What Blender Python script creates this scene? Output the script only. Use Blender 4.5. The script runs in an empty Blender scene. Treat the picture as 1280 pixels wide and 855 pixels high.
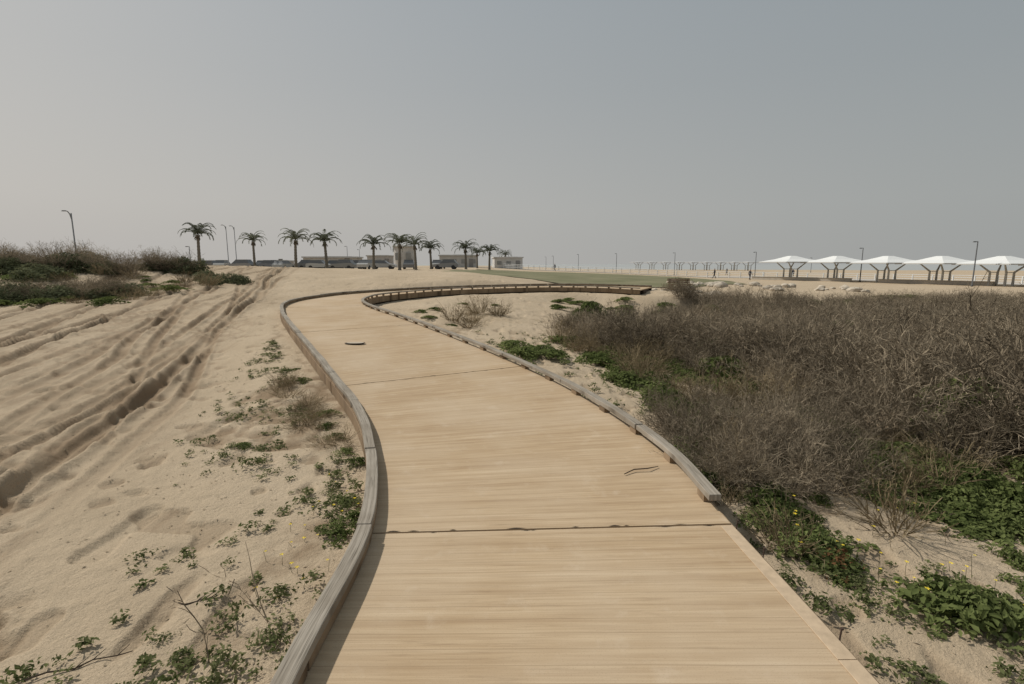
import bpy, math, random
import numpy as np
from mathutils import Vector, Matrix
random.seed(7); rng=np.random.default_rng(11)
scene=bpy.context.scene
try:
    scene.view_settings.view_transform='Standard'; scene.view_settings.look='None'; scene.view_settings.exposure=0
except Exception: pass
COL=scene.collection
EYE=1.6; F=640.0; PITCH=math.atan(97.5/640)
def G(u,v,z):
    x=(u-640)/F; yc=(427.5-v)/F; s,c=math.sin(PITCH),math.cos(PITCH)
    dy=c+yc*s; dz=-s+yc*c; t=(EYE-z)/(-dz)
    return np.array([x*t,dy*t])
# ------------------------------------------------------------------ materials
def newmat(name):
    m=bpy.data.materials.new(name); m.use_nodes=True
    nt=m.node_tree; nt.nodes.clear(); return m,nt
class NB:
    def __init__(s,nt): s.nt=nt
    def l(s,a,b): s.nt.links.new(a,b)
    def ramp(s,fac,stops,interp='LINEAR'):
        r=s.nt.nodes.new('ShaderNodeValToRGB'); r.color_ramp.interpolation=interp
        e=r.color_ramp.elements
        while len(e)<len(stops): e.new(0.5)
        for i,(p,c) in enumerate(stops):
            e[i].position=p; e[i].color=(c[0],c[1],c[2],1)
        s.l(fac,r.inputs[0]); return r.outputs[0]
    def noise(s,vec,scale,detail=4,rough=.55):
        n=s.nt.nodes.new('ShaderNodeTexNoise'); n.inputs['Scale'].default_value=scale
        n.inputs['Detail'].default_value=detail; n.inputs['Roughness'].default_value=rough
        if vec is not None: s.l(vec,n.inputs['Vector'])
        return n.outputs[0]
    def mix(s,fac,a,b,mode='MIX'):
        m=s.nt.nodes.new('ShaderNodeMix'); m.data_type='RGBA'; m.blend_type=mode
        for k,val in ((0,fac),(6,a),(7,b)):
            if isinstance(val,bpy.types.NodeSocket): s.l(val,m.inputs[k])
            elif k==0: m.inputs[0].default_value=val
            else: m.inputs[k].default_value=(val[0],val[1],val[2],1)
        return m.outputs[2]
    def mapping(s,vec,scale,rot=(0,0,0)):
        m=s.nt.nodes.new('ShaderNodeMapping'); m.inputs['Scale'].default_value=scale; m.inputs['Rotation'].default_value=rot; s.l(vec,m.inputs[0]); return m.outputs[0]
    def math(s,op,a,b=0.0):
        m=s.nt.nodes.new('ShaderNodeMath'); m.operation=op
        for k,v in ((0,a),(1,b)):
            if isinstance(v,bpy.types.NodeSocket): s.l(v,m.inputs[k])
            else: m.inputs[k].default_value=v
        return m.outputs[0]
    def finish(s,color,rough=.9,bump=None,strength=.3,dist=.02,spec=.2):
        p=s.nt.nodes.new('ShaderNodeBsdfPrincipled')
        if isinstance(color,bpy.types.NodeSocket): s.l(color,p.inputs['Base Color'])
        else: p.inputs['Base Color'].default_value=(*color,1)
        p.inputs['Roughness'].default_value=rough
        p.inputs['Specular IOR Level'].default_value=spec
        if bump is not None:
            b=s.nt.nodes.new('ShaderNodeBump'); b.inputs['Strength'].default_value=strength; b.inputs['Distance'].default_value=dist
            s.l(bump,b.inputs['Height']); s.l(b.outputs[0],p.inputs['Normal'])
        o=s.nt.nodes.new('ShaderNodeOutputMaterial'); s.l(p.outputs[0],o.inputs[0]); return p
def simple(name,c,var=.15,scale=8,rough=.8,spec=.2,bump=.15):
    m,nt=newmat(name); b=NB(nt)
    tc=nt.nodes.new('ShaderNodeTexCoord').outputs['Object']
    n=b.noise(tc,scale)
    col=b.ramp(n,[(.3,[k*(1-var) for k in c]),(.7,[min(1,k*(1+var)) for k in c])])
    b.finish(col,rough,n,bump,.02,spec); return m
def foliage(name,dark,light,trans=.25,scale=6):
    m,nt=newmat(name); b=NB(nt)
    tc=nt.nodes.new('ShaderNodeTexCoord').outputs['Object']
    oi=nt.nodes.new('ShaderNodeObjectInfo').outputs['Random']
    geo=nt.nodes.new('ShaderNodeNewGeometry')
    n=b.noise(tc,scale,3)
    f=b.math('ADD',b.math('MULTIPLY',n,.45),b.math('ADD',b.math('MULTIPLY',oi,.35),b.math('MULTIPLY',geo.outputs['Random Per Island'],.35)))
    col=b.ramp(f,[(.25,dark),(.9,light)])
    d=nt.nodes.new('ShaderNodeBsdfDiffuse'); t=nt.nodes.new('ShaderNodeBsdfTranslucent')
    b.l(col,d.inputs[0]); b.l(col,t.inputs[0])
    mx=nt.nodes.new('ShaderNodeMixShader'); mx.inputs[0].default_value=trans
    b.l(d.outputs[0],mx.inputs[1]); b.l(t.outputs[0],mx.inputs[2])
    o=nt.nodes.new('ShaderNodeOutputMaterial'); b.l(mx.outputs[0],o.inputs[0]); return m

# ------------------------------------------------------------------ mesh helpers
def mesh_quads(name,V,Q,mat,smooth=False,tris=False):
    k=3 if tris else 4
    V=np.asarray(V,dtype=np.float32).reshape(-1,3); Q=np.asarray(Q,dtype=np.int32).reshape(-1,k)
    me=bpy.data.meshes.new(name); me.vertices.add(len(V)); me.vertices.foreach_set('co',V.ravel())
    me.loops.add(Q.size); me.loops.foreach_set('vertex_index',Q.ravel())
    me.polygons.add(len(Q)); me.polygons.foreach_set('loop_start',np.arange(0,Q.size,k,dtype=np.int32))
    me.polygons.foreach_set('loop_total',np.full(len(Q),k,dtype=np.int32))
    if smooth: me.polygons.foreach_set('use_smooth',np.ones(len(Q),dtype=bool))
    me.update(calc_edges=True); me.validate()
    if mat: me.materials.append(mat)
    return me
def obj(name,me,parent=None,loc=(0,0,0),rot=(0,0,0),scale=(1,1,1)):
    o=bpy.data.objects.new(name,me); COL.objects.link(o)
    o.location=loc; o.rotation_euler=rot; o.scale=scale
    if parent: o.parent=parent
    return o
def empty(name,loc=(0,0,0),rot=(0,0,0)):
    o=bpy.data.objects.new(name,None); COL.objects.link(o); o.location=loc; o.rotation_euler=rot; o.empty_display_size=.2; return o
class PB:
    def __init__(s): s.v=[];s.f=[];s.m=[]
    def add(s,vs,fs,mi=0):
        o=len(s.v); s.v+= [tuple(p) for p in vs]
        for f in fs: s.f.append([i+o for i in f]); s.m.append(mi)
    def box(s,c,d,mi=0,rz=0.0,top=1.0):
        cx,cy,cz=c; a,b,h=d[0]/2,d[1]/2,d[2]/2; vs=[]
        for z,k in ((-h,1.0),(h,top)):
            for x,y in ((-a,-b),(a,-b),(a,b),(-a,b)):
                x*=k;y*=k
                vs.append((cx+x*math.cos(rz)-y*math.sin(rz),cy+x*math.sin(rz)+y*math.cos(rz),cz+z))
        s.add(vs,[(3,2,1,0),(4,5,6,7),(0,1,5,4),(1,2,6,5),(2,3,7,6),(3,0,4,7)],mi)
    def tube(s,pts,rad,n=8,mi=0):
        pts=[Vector(p) for p in pts]; vs=[];fs=[]
        for i,p in enumerate(pts):
            d=(pts[min(i+1,len(pts)-1)]-pts[max(i-1,0)]).normalized()
            a=d.cross(Vector((0,1,0.01)) if abs(d.y)<.9 else Vector((1,0,0))).normalized(); b=d.cross(a)
            r=rad[i] if hasattr(rad,'__len__') else rad
            for k in range(n):
                t=2*math.pi*k/n; vs.append(p+a*math.cos(t)*r+b*math.sin(t)*r)
        for i in range(len(pts)-1):
            for k in range(n):
                fs.append((i*n+k,i*n+(k+1)%n,(i+1)*n+(k+1)%n,(i+1)*n+k))
        fs.append(tuple(range(n))[::-1]); fs.append(tuple((len(pts)-1)*n+k for k in range(n)))
        s.add(vs,fs,mi)
    def mesh(s,name,mats,smooth=False):
        me=bpy.data.meshes.new(name); me.from_pydata(s.v,[],s.f)
        for m in mats: me.materials.append(m)
        me.polygons.foreach_set('material_index',s.m)
        if smooth: me.polygons.foreach_set('use_smooth',[True]*len(s.f))
        me.update(); return me
def vnoise(x,y,seed=0):
    x=np.asarray(x,dtype=np.float64);y=np.asarray(y,dtype=np.float64)
    xi=np.floor(x);yi=np.floor(y);fx=x-xi;fy=y-yi
    fx=fx*fx*(3-2*fx);fy=fy*fy*(3-2*fy);xi=xi.astype(np.int64);yi=yi.astype(np.int64)
    def h(a,b):
        k=(a*374761393+b*668265263+seed*974126177)&0xffffffff
        k=((k^(k>>13))*1274126177)&0xffffffff
        return ((k^(k>>16))&0xffffff)/16777216.0
    return (h(xi,yi)*(1-fx)+h(xi+1,yi)*fx)*(1-fy)+(h(xi,yi+1)*(1-fx)+h(xi+1,yi+1)*fx)*fy
def fbm(x,y,seed=0,o=4):
    a=.5;r=0
    for i in range(o): r=r+a*vnoise(x*2**i,y*2**i,seed+i*17); a*=.5
    return r-.47
def sst(a,b,x): t=np.clip((x-a)/(b-a),0,1); return t*t*(3-2*t)

# ------------------------------------------------------------------ boardwalk curves
pairs=[((355,855),(1105,855),0),((450,667),(918,655),0),((459,590),(838,570),0),((445,525),(738,500),.03),
((418,484),(655,458),.09),((385,440),(566,421),.22),((358,405),(502,397),.35),((350,391),(468,386),.42),((354,382),(456,379.5),.46),
((375,375.5),(458,375.5),.48),((425,368.5),(472,371),.5),((485,364),(507,367),.5),((550,360.5),(555,363.2),.5),((620,358),(620,360.5),.5),
((690,356.5),(690,359),.5),((750,357),(746,359.7),.48),((815,359),(800,362.5),.42)]
Lp=[np.array([-.75,-9.]),np.array([-.8,-4.]),np.array([-.86,-.5])]; Rp=[np.array([1.65,-9.]),np.array([1.55,-4.]),np.array([1.47,-.5])]; Zp=[0,0,0]
for l,r,z in pairs: Lp.append(G(*l,z)); Rp.append(G(*r,z)); Zp.append(z)
Lp=np.array(Lp);Rp=np.array(Rp);Zp=np.array(Zp,dtype=float)
def catmull(P,n=24):
    P=np.vstack([2*P[0]-P[1],P,2*P[-1]-P[-2]]); out=[]
    for i in range(1,len(P)-2):
        p0,p1,p2,p3=P[i-1],P[i],P[i+1],P[i+2]
        t01=np.linalg.norm(p1-p0)**.5+1e-6;t12=np.linalg.norm(p2-p1)**.5+1e-6;t23=np.linalg.norm(p3-p2)**.5+1e-6
        m1=(p2-p1+t12*((p1-p0)/t01-(p2-p0)/(t01+t12))); m2=(p2-p1+t12*((p3-p2)/t23-(p3-p1)/(t12+t23)))
        for k in range(n):
            t=k/n; out.append((2*t**3-3*t**2+1)*p1+(t**3-2*t**2+t)*m1+(-2*t**3+3*t**2)*p2+(t**3-t**2)*m2)
    out.append(P[-2]); return np.array(out)
NSUB=24
LC=catmull(Lp,NSUB);RC=catmull(Rp,NSUB);ZC=np.interp(np.arange(len(LC))/NSUB,np.arange(len(Zp)),Zp)
k5=np.ones(15)/15; ZC=np.convolve(np.pad(ZC,7,mode='edge'),k5,mode='valid')
M=(LC+RC)/2; SC=np.concatenate([[0],np.cumsum(np.linalg.norm(np.diff(M,axis=0),axis=1))])
S1=SC[4*NSUB]; S4=SC[7*NSUB]; PAN=S4-S1; STOT=SC[-1]
def at(s):
    s=np.clip(s,0,STOT)
    L=np.stack([np.interp(s,SC,LC[:,0]),np.interp(s,SC,LC[:,1])],-1)
    R=np.stack([np.interp(s,SC,RC[:,0]),np.interp(s,SC,RC[:,1])],-1)
    z=np.interp(s,SC,ZC); W=np.linalg.norm(R-L,axis=-1,keepdims=True); return L,R,z,(R-L)/W,W[...,0]
def sweep(pb,s0,s1,side,a,b,z0,z1,ds=.12,mi=0,uvs=None,jit=0):
    n=max(2,int((s1-s0)/ds)+1); s=np.linspace(s0,s1,n); L,R,z,nn,W=at(s)
    if side==0: A=L+nn*a;B=L+nn*b
    elif side==1: A=R-nn*b;B=R-nn*a
    else: A=L+nn*a;B=R-nn*b
    if jit:
        jl=(vnoise(s*1.7+s0,s*0+3,5)-.5)[:,None]*jit; A=A+nn*jl;B=B+nn*jl
    vs=[]
    for i in range(n):
        vs+=[(A[i,0],A[i,1],z[i]+z0),(B[i,0],B[i,1],z[i]+z0),(B[i,0],B[i,1],z[i]+z1),(A[i,0],A[i,1],z[i]+z1)]
    fs=[(0,1,2,3)]
    for i in range(n-1):
        o=i*4;p=o+4
        fs+=[(o+3,o+2,p+2,p+3),(o+1,o,p,p+1),(o,o+3,p+3,p),(o+2,o+1,p+1,p+2)]
    o=(n-1)*4; fs.append((o+3,o+2,o+1,o)); pb.add(vs,fs,mi)
    if uvs is not None:
        for i in range(n): 
            for k in range(4): uvs.append((a if k in (0,3) else (b if side!=2 else W[i]),s[i]))
def set_uv(me,uvs):
    uv=me.uv_layers.new(name='UVMap'); idx=np.empty(len(me.loops),dtype=np.int32); me.loops.foreach_get('vertex_index',idx)
    uv.data.foreach_set('uv',np.array(uvs,dtype=np.float32)[idx].ravel())

# ------------------------------------------------------------------ terrain function
PS=np.linspace(0,STOT,170); PL,PR,PZ,PN,PW=at(PS); PM=(PL+PR)/2
def deckinfo(x,y):
    x=np.asarray(x,dtype=float);y=np.asarray(y,dtype=float)
    best=np.full(x.shape,1e9);bz=np.zeros(x.shape);side=np.zeros(x.shape)
    for i in range(len(PS)):
        dx=x-PM[i,0];dy=y-PM[i,1]; d=np.sqrt(dx*dx+dy*dy)-PW[i]/2
        m=d<best; best=np.where(m,d,best); bz=np.where(m,PZ[i],bz); side=np.where(m,dx*PN[i,0]+dy*PN[i,1],side)
    return best,bz,side
# (offset, drift per metre, depth, half width)
RUTS=[(0.0,.0,.085,.10),(-.33,.0,.045,.06),(-.95,.02,.05,.08),(-1.75,-.01,.06,.10),(-2.02,.015,.04,.06),(-2.9,-.03,.055,.10),(-3.25,.02,.045,.07),(-4.05,-.02,.06,.11),(-4.9,.03,.055,.10),(-5.5,-.02,.06,.11),(-6.3,.02,.06,.12),(-1.0,-.11,.06,.09),(-2.7,.12,.055,.09),(.45,-.10,.045,.07),(-.2,-.17,.045,.08),(-4.4,.16,.055,.09),(-3.6,-.05,.04,.07),(-.6,.06,.04,.07)]
def trackq(x,y): return (x+2.45+.385*y)/1.07+.9*(vnoise(y*.12,y*0,3)-.5)-.006*np.clip(y-8,0,20)**1.5
def terrain(x,y,masks=False):
    x=np.asarray(x,dtype=float);y=np.asarray(y,dtype=float); r=np.hypot(x,y)
    z=-.17+.5*sst(5,18,y)*sst(4,-3,x)
    z=z-.14*sst(.5,4,x)-.62*sst(6,22,y)*sst(2,8,x)*sst(75,45,y)
    A=np.interp(x,[-80,-40,-25,-12,-4,3,10,20],[1.2,1.3,1.25,1.05,.76,.42,.2,0])
    z=z+A*np.where(y<33,np.exp(-((y-33)/10.)**2),np.exp(-((y-33)/14.)**2))
    z=z+.9*np.exp(-((x+21.5)/6.)**2-((y-23)/5.5)**2)
    far=np.interp(x,[-8,4,20,38],[.75,.15,-.3,-1.0]); w=sst(34,62,y+.35*np.abs(x)*(x>0))
    z=z*(1-w)+far*w
    z=z+.35*(fbm(x*.09,y*.09,5,3))*sst(6,20,r)*sst(120,50,r)
    z=z+.13*fbm(x*.55,y*.55,8,3)*sst(80,40,r)
    q=trackq(x,y); inb=sst(-7.9,-6.2,q+.8*fbm(x*.5,y*.5,12,2))*sst(1.0,.1,q+.9*fbm(x*.6,y*.6,13,2))*sst(45,32,y)
    d=0;dm=0
    for k,(q0,dr,dep,wd) in enumerate(RUTS):
        mod=.4+1.15*vnoise(y*.3+k*9.1,y*0+k,21)*sst(.1,.45,vnoise(y*.22+k*5.3,y*0+k*3,23)); wob=.2*(vnoise(y*.45+k*4,y*0,31+k)-.5)+dr*(y-6)
        dq=q-q0-wob; br=.3+1.2*vnoise(x*5+k,y*3,33+k)
        d=d+mod*dep*(-1/(1+(dq/wd)**6)+.55*br*np.exp(-((np.abs(dq)-1.6*wd)/(.5*wd))**2)); dm=np.maximum(dm,mod/(1+(dq/(wd*1.25))**4))
    d=np.clip(d,-.13,.09)
    lump=sst(-.10,.12,fbm(x*.5+7,y*.35,52,2)); ch=fbm(x*4.5,y*4.5,51,4)
    rough=fbm(q*2.2+.3*vnoise(x,y,2),y*.55,41,4)*.05+np.maximum(ch,-.05)*.14*lump
    z=z+inb*(d+rough)*sst(70,30,r)
    cr=sst(.01,.08,fbm(x*.75+3,y*.55,61,3))*sst(-.5,.2,q)*(x<-1)*sst(17,9,y)
    cl=fbm(x*5.5,y*5.5,71,4)
    z=z+cr*(-.03+.15*cl)
    dn=vnoise(x*3.4,y*3.4,81); z=z-.035*sst(.73,.85,dn)*(r<30)
    dn2=vnoise(x*5.5+4,y*5.5,82); z=z-.026*sst(.75,.85,dn2)*(r<16)
    z=z+.02*fbm(x*9,y*9,91,3)*(r<25)
    if masks:
        near=(np.abs(x)<14)&(y<34)&(y>-12)
        b=np.full(x.shape,9.0);bz=np.zeros(x.shape);sd=np.zeros(x.shape)
        b[near],bz[near],sd[near]=deckinfo(x[near],y[near])
    else: b,bz,sd=deckinfo(x,y)
    tgt=bz-np.where(sd>0,.24,.16)
    wd=sst(1.7,.05,b); z=z*(1-wd)+(tgt+.05*fbm(x*2,y*2,5,4)-.02*sst(.72,.84,dn2))*wd
    z=np.where(b<.05,np.minimum(z,bz-.13),z)
    sea=sst(270,360,y+.3*x); z=z*(1-sea)-4*sea
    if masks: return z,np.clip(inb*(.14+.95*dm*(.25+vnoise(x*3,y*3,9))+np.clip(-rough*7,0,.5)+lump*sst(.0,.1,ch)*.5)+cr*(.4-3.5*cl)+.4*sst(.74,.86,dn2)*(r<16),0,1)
    return z
def hz(x,y): return float(terrain(np.array([x]),np.array([y]))[0])
def bx(y): return np.interp(y,[2.5,4.3,5.6,8.0,9.5,10.5,12,14,17,24],[6.4,4.7,3.9,3.4,2.9,1.9,1.1,1.3,4.6,8.0])
def inthick(x,y): return (x>bx(y))&(y<27+.15*x)&(x<36)&(y>2.6)

NR=680; fa=np.linspace(math.radians(-62),math.radians(62),1000); ba=np.linspace(math.radians(62),math.radians(298),70)[1:-1]
ang=np.concatenate([fa,ba]); NA=len(ang)
rad=np.concatenate([[.35],np.geomspace(.7,90,NR-61),np.geomspace(93,6000,60)])
RR,AA=np.meshgrid(rad,ang,indexing='ij'); X=RR*np.sin(AA);Y=RR*np.cos(AA)
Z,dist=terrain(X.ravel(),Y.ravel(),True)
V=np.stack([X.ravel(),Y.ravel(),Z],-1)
i=np.arange(NR-1)[:,None]*NA; j=np.arange(NA)[None,:]; jn=(j+1)%NA
Q=np.stack([i+j,i+NA+j,i+NA+jn,i+jn],-1).reshape(-1,4)[:,::-1]
m,nt=newmat('sand'); b=NB(nt)
tc=nt.nodes.new('ShaderNodeTexCoord').outputs['Object']
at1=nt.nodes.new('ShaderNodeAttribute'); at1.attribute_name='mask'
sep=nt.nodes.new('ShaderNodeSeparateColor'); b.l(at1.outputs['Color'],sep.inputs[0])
n1=b.noise(tc,.6,5); n2=b.noise(tc,9,6,.65); n3=b.noise(tc,140,3,.7); n4=b.noise(tc,34,4,.7)
c=b.ramp(n1,[(.3,(.435,.342,.235)),(.7,(.54,.437,.315))])
c=b.mix(b.math('MULTIPLY',n2,.45),c,(.375,.292,.20))
c=b.mix(b.ramp(n3,[(.35,(1,1,1)),(.5,(0,0,0))]),c,(.325,.255,.172))
c=b.mix(b.ramp(n4,[(.62,(0,0,0)),(.72,(.5,.5,.5))]),c,(.25,.193,.13)) 
n5=b.noise(b.mapping(tc,(7,1.2,1),(0,0,-.37)),1,5,.65)
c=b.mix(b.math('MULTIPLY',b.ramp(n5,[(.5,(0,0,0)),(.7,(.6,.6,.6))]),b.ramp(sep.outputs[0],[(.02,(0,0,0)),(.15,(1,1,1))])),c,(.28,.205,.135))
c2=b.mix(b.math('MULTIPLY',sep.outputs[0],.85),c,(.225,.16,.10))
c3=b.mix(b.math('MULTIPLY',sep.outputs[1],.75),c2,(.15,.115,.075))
hgt=b.math('ADD',b.math('ADD',b.math('MULTIPLY',n2,.8),b.math('MULTIPLY',n3,.2)),b.math('MULTIPLY',n4,.4))
b.finish(c3,.95,hgt,.75,.04,.1)
SAND=m
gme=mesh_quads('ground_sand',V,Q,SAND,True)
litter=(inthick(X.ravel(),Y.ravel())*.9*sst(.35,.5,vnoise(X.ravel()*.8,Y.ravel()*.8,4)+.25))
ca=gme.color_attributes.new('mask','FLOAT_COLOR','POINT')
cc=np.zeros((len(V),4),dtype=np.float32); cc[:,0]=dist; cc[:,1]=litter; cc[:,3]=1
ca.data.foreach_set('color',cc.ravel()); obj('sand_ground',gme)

m,nt=newmat('sea_water'); b=NB(nt); tc=nt.nodes.new('ShaderNodeTexCoord').outputs['Object']
n=b.noise(b.mapping(tc,(.02,.08,1)),1,4); b.finish(b.ramp(n,[(.3,(.31,.32,.315)),(.7,(.36,.37,.36))]),.7,n,.1,.5,.3)  # pale grey near the horizon sky tone: sea haze is in the colour
obj('sea_water',mesh_quads('sea_water',[(-6000,150,-2.2),(9000,150,-2.2),(9000,9000,-2.2),(-6000,9000,-2.2)],[(0,1,2,3)],m))

# ------------------------------------------------------------------ boardwalk
m,nt=newmat('deck_wood'); b=NB(nt)
uv=nt.nodes.new('ShaderNodeUVMap').outputs[0]
na=b.noise(b.mapping(uv,(.6,16,1)),1,4,.6); nb_=b.noise(b.mapping(uv,(1.8,80,1)),1,3,.6); nc=b.noise(b.mapping(uv,(.9,.8,1)),1,5)
nd_=b.noise(uv,160,2); ne=b.noise(b.mapping(uv,(3.0,38,1)),1,5,.7); nf_=b.noise(uv,4.5,5,.65)
sx=nt.nodes.new('ShaderNodeSeparateXYZ'); b.l(uv,sx.inputs[0])
wob=b.math('MULTIPLY',b.noise(b.mapping(uv,(.5,.3,1)),1,1),.03)
fr=b.math('FRACT',b.math('DIVIDE',b.math('ADD',sx.outputs[1],wob),.092))
line=b.math('LESS_THAN',fr,.05)
wn=nt.nodes.new('ShaderNodeTexWhiteNoise'); wn.noise_dimensions='1D'
b.l(b.math('FLOOR',b.math('DIVIDE',b.math('ADD',sx.outputs[1],wob),.092)),wn.inputs['W'])
c=b.ramp(na,[(.32,(.37,.26,.155)),(.5,(.46,.34,.212)),(.7,(.535,.412,.272))])
c=b.mix(b.ramp(nb_,[(.35,(.5,.5,.5)),(.6,(0,0,0))]),c,(.31,.212,.125))
c=b.mix(b.math('MULTIPLY',wn.outputs[0],.15),c,(.34,.235,.14))
c=b.mix(b.ramp(ne,[(.30,(.6,.6,.6)),(.44,(0,0,0))]),c,(.27,.185,.11))
c=b.mix(b.ramp(nc,[(.42,(0,0,0)),(.7,(.6,.6,.6))]),c,(.515,.412,.295))
c=b.mix(b.ramp(nc,[(.25,(.45,.45,.45)),(.42,(0,0,0))]),c,(.35,.248,.155))
c=b.mix(b.ramp(nf_,[(.56,(0,0,0)),(.72,(.4,.4,.4))]),c,(.54,.44,.325))
lm=b.math('MULTIPLY',line,b.math('MULTIPLY',na,.65)); c=b.mix(lm,c,(.21,.14,.08))
c=b.mix(b.ramp(nd_,[(.3,(.4,.4,.4)),(.42,(0,0,0))]),c,(.28,.2,.125))
h=b.math('SUBTRACT',b.math('ADD',nb_,b.math('MULTIPLY',na,.5)),b.math('MULTIPLY',line,.5))
b.finish(c,.85,h,.35,.006,.2); DECK=m
def woodgrey(name,c1,c2,dark):
    m,nt=newmat(name); b=NB(nt); uv=nt.nodes.new('ShaderNodeUVMap').outputs[0]
    n1=b.noise(b.mapping(uv,(60,1.2,1)),1,4,.6); n2=b.noise(b.mapping(uv,(3,2.5,1)),1,5); n3=b.noise(b.mapping(uv,(170,3,1)),1,2)
    c=b.ramp(n1,[(.3,c1),(.7,c2)]); c=b.mix(b.ramp(n2,[(.4,(0,0,0)),(.7,(.6,.6,.6))]),c,dark)
    c=b.mix(b.ramp(n3,[(.3,(.8,.8,.8)),(.45,(0,0,0))]),c,[k*.5 for k in dark])
    b.finish(c,.85,b.math('ADD',n1,n3),.5,.006,.15); return m
KERB=woodgrey('weathered_kerb_wood',(.23,.20,.16),(.39,.345,.285),(.16,.13,.095))
KERB2=woodgrey('kerb_side_wood',(.22,.155,.095),(.34,.25,.165),(.15,.10,.06))
DARK=simple('dark_timber',(.06,.042,.028))
bw=empty('wooden_boardwalk')
pb=PB();uvs=[]
s=S1-2*PAN
while s<STOT:
    a=max(0,s+.009);e=min(STOT,s+PAN-.009)
    if e>a+.2: sweep(pb,a,e,2,.02,.02,-.045,0,.1,0,uvs)
    s+=PAN
me=pb.mesh('deck_panels',[DECK]); set_uv(me,uvs); obj('deck_panels',me,bw)
pb=PB()
for sd,a in ((0,.10),(1,.10)): sweep(pb,0,STOT,sd,a,a+.06,-.19,-.05)
sweep(pb,0,STOT,2,.9,.9,-.19,-.055)
s=.3
while s<STOT-.3:
    sweep(pb,s,s+.06,2,.16,.16,-.17,-.06,.06); s+=.75
obj('joists',pb.mesh('joists',[DARK]),bw)
pb=PB()
for s_ in (S1-PAN,S1,S4,S4+PAN,S4+2*PAN):
    L,R,z,nn,W=at(np.array([s_])); T=np.array([-nn[0,1],nn[0,0]])
    t=.15
    while t<W[0]-.15:
        if random.random()<.55:
            ln=random.uniform(.03,.14); wd=random.uniform(.004,.012); sg=random.choice((-1,1)); c0=L[0]+nn[0]*t+T*sg*.010; c1=L[0]+nn[0]*(t+ln)+T*sg*.010; mid=(c0+c1)/2+T*sg*wd
            zz=z[0]+.0025; pb.add([(c0[0],c0[1],zz),(mid[0],mid[1],zz),(c1[0],c1[1],zz)],[(0,1,2)] if sg<0 else [(2,1,0)])
        t+=random.uniform(.05,.14)
obj('joint_chips',pb.mesh('joint_chips',[DARK]),bw)
def rail(name,side,segs,a,b_,z0,z1,mat,seglen,gap=.006,jit=.012,zj=.004):
    pb=PB();uvs=[]; s0,s1=segs; s=s0;k=0
    while s<s1-.1:
        e=min(s1,s+seglen*random.uniform(.85,1.15)); dz=random.uniform(-zj,zj); da=random.uniform(-zj,zj)
        sweep(pb,s+gap/2,e-gap/2,side,a+da,b_+da,z0,z1+dz,.08,0,uvs,jit)
        s=e
    me=pb.mesh(name,[mat]); set_uv(me,uvs); o=obj(name,me,bw)
    bv=o.modifiers.new('bevel','BEVEL'); bv.width=.006; bv.segments=2; bv.limit_method='ANGLE'; bv.angle_limit=math.radians(50)
    return o
SK=S1+.18
rail('kerb_rail_left',0,(0,STOT),0.0,.085,.055,.10,KERB,1.5,.009,.014,.006)
rail('kerb_base_left',0,(0,STOT),.012,.075,.002,.053,KERB2,1.1,.02)
rail('kerb_rail_right',1,(SK,STOT),0.0,.085,.055,.10,KERB,1.5,.009,.014,.006)
pb=PB();uvs=[]; s=SK+.1
while s<STOT-.2:
    sweep(pb,s,s+.11,1,.01,.075,.001,.054,.11,0,uvs); s+=.62
me=pb.mesh('kerb_blocks_right',[KERB2]); set_uv(me,uvs); obj('kerb_blocks_right',me,bw)
rail('fascia_left',0,(0,STOT),.002,.019,-.15,-.004,KERB2,2.4,.01,0)
rail('fascia_right',1,(0,STOT),.002,.019,-.2,-.004,KERB2,2.4,.01,0)
rail('edge_board_right',1,(0,S1-.02),.022,.10,.001,.006,simple('edge_board',(.47,.36,.245),.12,20),2.2,.004,0,.001)
pb=PB()
for s_ in (S1-.35,S1-.95,S1-.06,S1-1.6):
    L,R,z,nn,W=at(np.array([s_])); p=R[0]-nn[0]*.02
    pb.tube([(p[0],p[1],-.01),(p[0]+.004,p[1],.04),(p[0]+.008,p[1]+.002,.055)],[.004,.004,.004],6)
    pb.tube([(p[0]+.008,p[1]+.002,.052),(p[0]+.008,p[1]+.002,.058)],[.008,.007],8)
obj('edge_nails',pb.mesh('edge_nails',[simple('rusty_iron',(.06,.04,.03))]),bw)
g=G(444,435,.16)+np.array([0,0]); n=24
def ov(name,rx,ry,z,mat,dx=0,dy=0):
    pb=PB(); vs=[(g[0]+dx+rx*math.cos(2*math.pi*k/n),g[1]+dy+ry*math.sin(2*math.pi*k/n),z) for k in range(n)]
    pb.add(vs,[tuple(range(n))]); return obj(name,pb.mesh(name,[mat]),bw)
d0,z0_,_=deckinfo(np.array([g[0]]),np.array([g[1]])); 
ov('service_hole',.18,.11,float(z0_[0])+.02,DARK); ov('service_hole_cover',.15,.085,float(z0_[0])+.027,simple('pale_cover',(.42,.35,.27)),.01,-.02)
pb=PB(); pb.tube([(.86,3.72,.012),(.95,3.79,.02),(1.06,3.80,.024),(1.16,3.87,.012)],[.004,.005,.005,.003],6)
obj('fallen_twig',pb.mesh('fallen_twig',[DARK]))

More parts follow.
